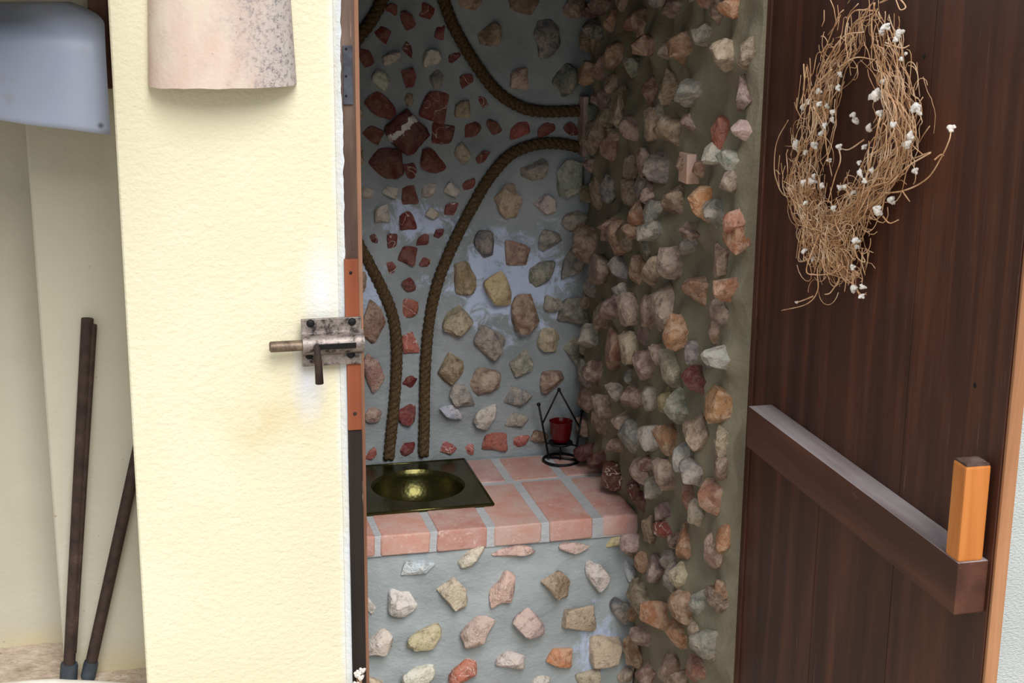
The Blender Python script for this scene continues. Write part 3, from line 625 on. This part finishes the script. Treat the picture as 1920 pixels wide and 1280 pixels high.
gl = tag(obj('votive_glass', lathe([(0.004, 0.0025), (0.017, 0.0025), (0.0200, 0.006), (0.0228, hh * 0.45), (0.0258, hh * 0.93), (0.0266, hh), (0.0248, hh), (0.0230, hh * 0.9), (0.0185, 0.009), (0.004, 0.008)], ga, 36), 'red_glass', smooth=True, ang=60), 'small dark red glass candle cup inside the wire holder', 'candle cup')

# ------------------------------------------------------------------ bolt on the pillar
lk = thing('slide_bolt', 'old steel slide bolt screwed to the pillar beside the jamb', 'bolt lock', onY(620, 640, 2.2))
def py_(px, py, dy=0.0): return onY(px, py, 2.2 - dy)
xa, xb = py_(563, 640).x, 0.3105; zt, zb = py_(563, 593).z, py_(563, 681).z; zm = py_(600, 637).z
plate = obj('plate', box(xa, xb, 2.1795, 2.1850, zb, zt, 0.0012), 'lock_steel', lk)
bm = bmesh.new(); NS = 14
prof = [(-0.019, 0.0), (-0.0165, 0.003)] + [(-0.0145 * math.cos(math.pi * i / NS), 0.005 + 0.0150 * math.sin(math.pi * i / NS)) for i in range(NS + 1)] + [(0.0165, 0.003), (0.019, 0.0)]
ra = [bm.verts.new((xa, 2.180 - d, zm + z)) for z, d in prof]; rb = [bm.verts.new((xb + 0.002, 2.180 - d, zm + z)) for z, d in prof]
for k in range(len(prof) - 1): bm.faces.new((ra[k], ra[k + 1], rb[k + 1], rb[k]))
bm.faces.new(ra); bm.faces.new(rb)
obj('barrel', bm, 'lock_steel', lk, smooth=True, ang=40)
yb = 2.1735; bl = py_(502, 641).x
obj('bolt', tube([(bl, yb, zm), (bl + 0.002, yb, zm), (xb, yb, zm)], lambda t: 0.006 if t == 0 else 0.0082, 16), 'bolt_steel', lk, smooth=True, ang=40)
sl = onY(640, 640, 2.158)
obj('slot', box(py_(592, 640).x, py_(661, 640).x, 2.1580, 2.164, zm - 0.0045, zm + 0.0035, 0.001), 'hole_black', lk)
hx = py_(594, 650, 0.045).x
hd = obj('handle', tube([(hx, 2.166, zm), (hx, 2.152, zm - 0.001), (hx, 2.149, zm - 0.008), (hx + 0.001, 2.149, zm - 0.020), (hx + 0.002, 2.149, zm - 0.053)], lambda t: 0.0040 + 0.0022 * t, 12), 'rusty_iron', lk, smooth=True)
obj('collar', tube([(hx, 2.149, zm - 0.018), (hx, 2.149, zm - 0.022)], 0.0058, 12), 'rusty_iron', hd)
for (sx_, sy_) in ((582, 606), (660, 603), (580, 666), (658, 664)):
    q = py_(sx_, sy_, 0.02); s_ = obj('screw', lathe([(0.0062, 0), (0.0050, 0.0022), (0.002, 0.003)], (0, 0, 0), 14), 'black_iron', lk)
    s_.matrix_local = Matrix.Translation((q.x, 2.1796, q.z)) @ Matrix.Rotation(math.pi / 2, 4, 'X')
adopt(lk)

# ------------------------------------------------------------------ half-round roof tile on the pillar
bm = bmesh.new(); NA = 28; NZ = 14; xc = 0.123; zlo = 1.702; zhi = 2.06; th = 0.013
def arc(t, off, z):
    hw = 0.103 - 0.016 * t - off; pr = 0.058 - 0.006 * t - off; out = []
    for i in range(NA + 1):
        a = math.pi * i / NA; x = xc - hw * math.cos(a); y = 2.199 - max(0.0, pr * math.sin(a) ** 0.85)
        out.append(bm.verts.new((x, y, z + 0.0016 * noise.noise(Vector((x * 40, t * 9, off * 100))))))
    return out
o_r = [arc(j / NZ, 0, zlo + (zhi - zlo) * j / NZ) for j in range(NZ + 1)]; i_r = [arc(j / NZ, th, zlo + (zhi - zlo) * j / NZ) for j in range(NZ + 1)]
for R_ in (o_r, i_r):
    for a, b in zip(R_, R_[1:]):
        for k in range(NA): bm.faces.new((a[k], a[k + 1], b[k + 1], b[k]))
for e in (0, NZ):
    for k in range(NA): bm.faces.new((o_r[e][k], o_r[e][k + 1], i_r[e][k + 1], i_r[e][k]))
for k in (0, NA):
    for j in range(NZ): bm.faces.new((o_r[j][k], o_r[j + 1][k], i_r[j + 1][k], i_r[j][k]))
tag(obj('roof_tile', bm, 'old_roof_tile', smooth=True, ang=40), 'pale terracotta half round tile with dark lichen fixed to the pillar', 'tile')

# ------------------------------------------------------------------ white plastic sheet in the recess
prof = [(2.296, 1.6245), (2.292, 1.66), (2.290, 1.70), (2.293, 1.735), (2.300, 1.757), (2.318, 1.772), (2.345, 1.784), (2.375, 1.795), (2.400, 1.803), (2.43, 1.808)]
prof = spline([(0, y, z) for y, z in prof], 34); bm = bmesh.new(); rows = []; NX = 36
for j, q in enumerate(prof):
    row = []; t = j / (len(prof) - 1)
    xe = -0.036 - 0.05 * max(0, t - 0.62) ** 1.4 / 0.38 ** 1.4
    for i in range(NX):
        u = i / (NX - 1); x = -0.75 + (xe + 0.75) * u
        y = q.y + 0.012 * math.sin(u * 5 + 1) * (1 - t) + 0.004 * noise.noise(Vector((x * 8, t * 3, 0))); z = q.z + (1 - u) * 0.11 * (1 - t) + 0.004 * noise.noise(Vector((x * 12, t * 5, 4)))
        row.append(bm.verts.new((x, y, z)))
    rows.append(row)
for a, b in zip(rows, rows[1:]):
    for k in range(NX - 1): bm.faces.new((a[k], a[k + 1], b[k + 1], b[k]))
sh = obj('plastic_sheet', bm, 'white_plastic', smooth=True); md = sh.modifiers.new('thickness', 'SOLIDIFY'); md.thickness = 0.003
tag(sh, 'white plastic sheet draped over the beam beside the pillar', 'plastic sheet')
tag(obj('beam', box(-1.4, -0.17, 2.40, 2.47, 1.72, 1.80, 0.004), 'olive_beam'), 'olive brown wooden beam under the white sheet', 'beam')
tag(obj('post', box(-0.060, -0.03, 2.40, 2.468, 1.68, 2.02, 0.003), 'dark_wood'), 'dark brown wooden post squeezed behind the pillar', 'post')

# ------------------------------------------------------------------ iron bars leaning in the recess
def bar(name, label, foot, top, r, cap, extra=False):
    foot, top = Vector(foot), Vector(top); t = thing(name, label, 'iron bar', foot, 'iron bars in the recess'); d = (top - foot).normalized()
    obj('shaft', tube([foot + d * 0.012, top], r, 14), 'rusty_iron', t, smooth=True, ang=40)
    if extra:
        off = Vector((r * 1.05, -r * 0.2, 0))
        obj('rib', tube([foot + d * 0.05 + off * 0.55, top - d * 0.010 + off], r * 0.55, 10), 'rusty_iron', t, smooth=True, ang=40)
    obj('foot_cap', tube([foot, foot + d * 0.003, foot + d * 0.026, foot + d * 0.031], lambda s: cap * (0.93 if s in (0, 1) else 1), 16), 'rubber_cap', t, smooth=True, ang=50)
    adopt(t)
f1 = onZ(127, 1256, 0.695); f1.y = 2.444; f1.x = onY(127, 1256, 2.444).x; f1.z = 0.69
bar('iron_bar', 'tall rusty iron bar leaning upright against the pier', f1, onY(164, 597, 2.458), 0.0098, 0.0145, True)
f2 = onY(163, 1250, 2.440); f2.z = 0.692
bar('iron_bar', 'slanted rusty iron bar leaning behind the pillar', f2, onY(163, 1250, 2.440) + (onY(247, 890, 2.452) - onY(163, 1250, 2.440)) * 1.35, 0.0098, 0.0122)

# ------------------------------------------------------------------ door, opened outwards
XD = 0.945
door = bpy.data.objects.new('door_1', None); COL.objects.link(door); door.location = (XD, 2.2, 0.02); struct(door, 'dark stained plank door standing open')
seams = [2.185, 1.9265, 1.697, 1.4695]
for a, b in zip(seams, seams[1:]):
    obj('plank', box(XD, XD + 0.018, b + 0.0006, a - 0.0006, 0.04, 1.95, 0.0012), 'dark_wood', door)
o = obj('hinge_strip', box(XD - 0.004, XD + 0.018, 2.186, 2.208, 0.04, 1.95, 0.002), 'dark_wood', door); o['label'] = 'narrow dark strip along the hinge side'
o = obj('edge_strip', box(XD + 0.002, XD + 0.0190, 1.464, 1.4695, 0.04, 1.95, 0.0015), 'worn_edge_wood', door); o['label'] = 'worn pale wood along the free edge'
o = obj('rail', box(0.905, XD, 1.4755, 2.112, 1.139, 1.2045, 0.0015), 'rail_wood', door); o['label'] = 'brown horizontal rail across the door'
o.data.materials.append(MATS['pale_grey_wood'])  # upward faces of the rail take a paler grey wood
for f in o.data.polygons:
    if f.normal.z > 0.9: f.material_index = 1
bm = box(0.9055, 0.938, 1.4775, 1.507, 1.2045, 1.322, 0.003)
blk = obj('wooden_block', bm, 'orange_wood', door); blk['label'] = 'orange wooden block standing on the rail'
obj('broken_top', box(0.907, 0.9365, 1.479, 1.5055, 1.3205, 1.3245, 0.001), 'grey_wood', blk)
for (px, py) in ((1733, 106), (1828, 722)):
    q = onX(px, py, XD); k = obj('knot', lathe([(0.0035, 0), (0.0025, 0.0006)], (0, 0, 0), 12), 'hole_black', door)
    k.matrix_local = Matrix.Translation((XD, q.y, q.z)) @ Matrix.Rotation(-math.pi / 2, 4, 'Y')
adopt(door)

# ------------------------------------------------------------------ wreath of dried stems on the door
XW = 0.922
wt = thing('dried_wreath', 'wreath of dry tangled stems with white fluffy buds hung on the door', 'wreath', onX(1640, 2, XW))
def wp(pts): return [onX(x, y, XW) for x, y in pts]
LEFT = wp([(1640,2),(1606,40),(1585,90),(1560,130),(1535,185),(1530,240),(1512,300),(1505,350),(1525,400),(1548,440),(1560,480),(1575,510)])
RIGHT = wp([(1640,2),(1660,50),(1668,100),(1680,150),(1692,205),(1690,260),(1672,310),(1645,355),(1610,395),(1575,430),(1555,470),(1570,510)])
rd = random.Random(5)
def bundle(path, n, lo, hi, ry, rx, bm):
    sp = spline(path, 60)
    for _ in range(n):
        ln = rd.uniform(lo, hi); t0 = rd.uniform(0, 1 - ln); k0 = int(t0 * 59); k1 = min(59, int((t0 + ln) * 59) + 2)
        oy, ox = rd.gauss(0, ry), rd.uniform(-1, 1) * rx; ph = rd.uniform(0, 6.28); am = rd.uniform(0.2, 1.0) * ry; fq = rd.uniform(3, 16); sd = rd.uniform(0, 99); pts = []
        for k in range(k0, k1):
            s_ = k / 59; env = min(1, 0.30 + 1.25 * s_)
            pts.append(sp[k] + Vector((max(-0.028, min(0.019, ox + 0.008 * noise.noise(Vector((sd, s_ * 9, 0))))), env * (oy + am * math.sin(ph + s_ * fq)) + 0.030 * noise.noise(Vector((sd, s_ * 13, 5))), 0.022 * noise.noise(Vector((sd, s_ * 12, 9))))))
        if len(pts) > 2: tube(pts, rd.uniform(0.0004, 0.0008), 5, bm)
LOWA = wp([(1505,330),(1520,380),(1530,420),(1540,470),(1545,520)]); LOWB = wp([(1620,350),(1600,400),(1580,440),(1585,490),(1595,525)])
bm = bmesh.new()
bundle(LOWA, 45, 0.3, 0.8, 0.024, 0.016, bm); bundle(LOWB, 45, 0.3, 0.8, 0.022, 0.016, bm)
bundle(LEFT, 85, 0.12, 0.4, 0.024, 0.018, bm); bundle(RIGHT, 95, 0.15, 0.5, 0.022, 0.018, bm)
SP = [spline(LEFT, 60), spline(RIGHT, 60), spline(LOWA, 60), spline(LOWB, 60)]
for _ in range(260):                                            # short crossing bits
    s_ = rd.choice(SP); k = rd.randrange(4, 59); a = s_[k] + Vector((rd.uniform(-.02, .012), rd.gauss(0, .026), rd.gauss(0, .010))); th_ = rd.gauss(math.pi / 2, 0.9); ln = rd.uniform(.012, .05)
    b = a + Vector((rd.uniform(-.01, .01), math.cos(th_) * ln, math.sin(th_) * ln)); mdl = a.lerp(b, 0.5) + Vector((0, rd.uniform(-.006, .006), rd.uniform(-.004, .004)))
    pts = [a, mdl, b]
    for q in pts: q.x = min(q.x, XD - 0.002)
    tube(pts, rd.uniform(0.0004, 0.0007), 5, bm)
for _ in range(200):                                            # curls
    s_ = rd.choice(SP); k = rd.randrange(8, 58); c0 = s_[k] + Vector((rd.uniform(-.018, .012), rd.gauss(0, .026), rd.gauss(0, .012))); R_ = rd.uniform(0.007, 0.024); a0 = rd.uniform(0, 6.28); da = rd.uniform(1.5, 4.5); tl = rd.uniform(-.6, .6)
    pts = [c0 + Vector((tl * 0.5 * R_ * math.sin(a0 + da * i / 9), R_ * 1.3 * math.cos(a0 + da * i / 9), R_ * math.sin(a0 + da * i / 9))) for i in range(10)]
    for q in pts: q.x = min(q.x, XD - 0.002)
    tube(pts, rd.uniform(0.0004, 0.0007), 5, bm)
st = obj('stem_tangle', bm, 'dry_stem', wt, smooth=True); st['kind'] = 'stuff'
TW = [[(1528,352),(1475,368),(1455,335),(1452,300),(1458,262),(1478,225)], [(1640,362),(1692,358),(1738,335),(1765,295),(1780,262),(1783,243)], [(1668,345),(1705,310),(1745,286),(1712,298),(1670,318)], [(1692,358),(1706,378)],
      [(1538,440),(1545,480),(1533,505),(1533,545),(1512,570),(1465,582)], [(1535,440),(1512,505),(1530,515),(1560,515),(1600,532),(1614,560)], [(1600,440),(1606,480),(1622,490),(1606,460)], [(1590,495),(1560,545),(1546,552)],
      [(1560,130),(1530,160),(1505,200),(1512,125)], [(1512,125),(1520,170),(1535,205)], [(1507,120),(1508,165),(1500,195)], [(1575,125),(1605,108),(1640,112)], [(1640,5),(1634,60),(1648,120),(1675,180),(1702,215),(1715,240)], [(1640,20),(1600,22),(1585,60),(1590,110)],
      [(1540,130),(1580,70),(1620,60)], [(1620,262),(1592,280),(1575,278)], [(1650,5),(1680,-5),(1698,12),(1688,18),(1680,0)], [(1660,80),(1690,90),(1705,85)], [(1655,405),(1668,418),(1685,412)], [(1572,275),(1576,300),(1566,330),(1552,380)], [(1525,200),(1545,240),(1550,280),(1560,330)],
      [(1660,210),(1640,300),(1620,370),(1598,425)], [(1668,215),(1655,290),(1630,360),(1600,415)], [(1650,220),(1630,310),(1605,410)], [(1752,300),(1764,290),(1770,292)], [(1525,555),(1508,562),(1494,567)]]
for i, pts in enumerate(TW):
    sp = spline([onX(x, y, XW - 0.012 + 0.010 * math.sin(i * 2.1 + 0.7 * k)) for k, (x, y) in enumerate(pts)], 6 * len(pts))
    obj('twig', tube(sp, lambda t: 0.00115 - 0.0005 * t, 6), 'dry_stem', wt, smooth=True)
bm = sphere((0, 0, 0), 0.72); sphere((0.5, 0.35, 0.2), 0.5, bm); sphere((-0.35, 0.4, 0.45), 0.48, bm); sphere((0.1, -0.55, 0.3), 0.45, bm)
for v in bm.verts: v.co *= 1 + 0.45 * noise.noise(v.co * 3.2)
bud_me = bpy.data.meshes.new('bud'); bm.to_mesh(bud_me); bm.free(); bud_me.materials.append(MATS['white_bud'])
for f in bud_me.polygons: f.use_smooth = True
BUDS = [(1492,272,10),(1526,272,9),(1505,200,7),(1515,190,6),(1535,170,7),(1575,140,6),(1570,165,7),(1600,225,6),(1640,178,11),(1652,175,9),(1655,153,7),(1648,212,8),(1716,200,11),(1722,210,7),(1782,240,8),(1700,270,9),(1705,255,8),(1610,305,6),(1612,325,7),(1505,342,7),(1523,340,8),(1540,348,8),
        (1510,380,6),(1575,352,7),(1583,350,6),(1562,390,7),(1670,375,9),(1645,396,10),(1604,450,7),(1606,462,6),(1525,485,6),(1507,470,6),(1598,500,7),(1600,540,9),(1618,538,6),(1615,555,6),(1572,275,7),(1660,50,8),(1652,60,7),(1685,62,8),(1680,75,6),(1535,195,6),(1550,200,6),(1525,330,6),
        (1690,110,5),(1620,275,6),(1628,240,8),(1510,285,6),(1555,300,5),(1622,340,6),(1698,100,4),(1635,320,6),(1540,250,6),(1560,210,7),(1600,360,6),(1715,320,7),(1545,235,6),(1494,567,4),(1600,215,7),(1675,235,8),(1560,225,6),(1606,228,7)]
for (x, y, s_) in BUDS:
    o = link('bud', bud_me, None, wt); o.location = onX(x, y, XW - 0.018 + rd.uniform(-.006, .008))
    k = s_ * 0.00066; o.scale = (k, k * rd.uniform(0.9, 1.4), k * rd.uniform(0.8, 1.15)); o.rotation_euler = (rd.uniform(0, 3), rd.uniform(0, 3), rd.uniform(0, 3))
obj('nail', tube([(XD + 0.005, wt.location.y, wt.location.z + 0.008), (XW - 0.01, wt.location.y, wt.location.z + 0.010)], 0.0018, 8), 'black_iron', wt)
adopt(wt)

# ------------------------------------------------------------------ little dried flowers at the foot of the jamb
fq = onY(672, 1270, 2.165)
fl = thing('dried_flowers', 'small bunch of dried cream flowers against the jamb', 'dried flowers', (fq.x, fq.y, fq.z - 0.06))
for i in range(6):
    e = fq + Vector((rd.uniform(-.012, .012), rd.uniform(-.008, .008), rd.uniform(-.012, .008)))
    obj('stem', tube([fq + Vector((0, 0.010, -0.9)), fq + Vector((0, 0.004, -0.06)), e], 0.0009, 5), 'dry_stem', fl)
    o = link('bud', bud_me, None, fl); o.location = e; o.scale = (0.006, 0.006, 0.0055)
adopt(fl)
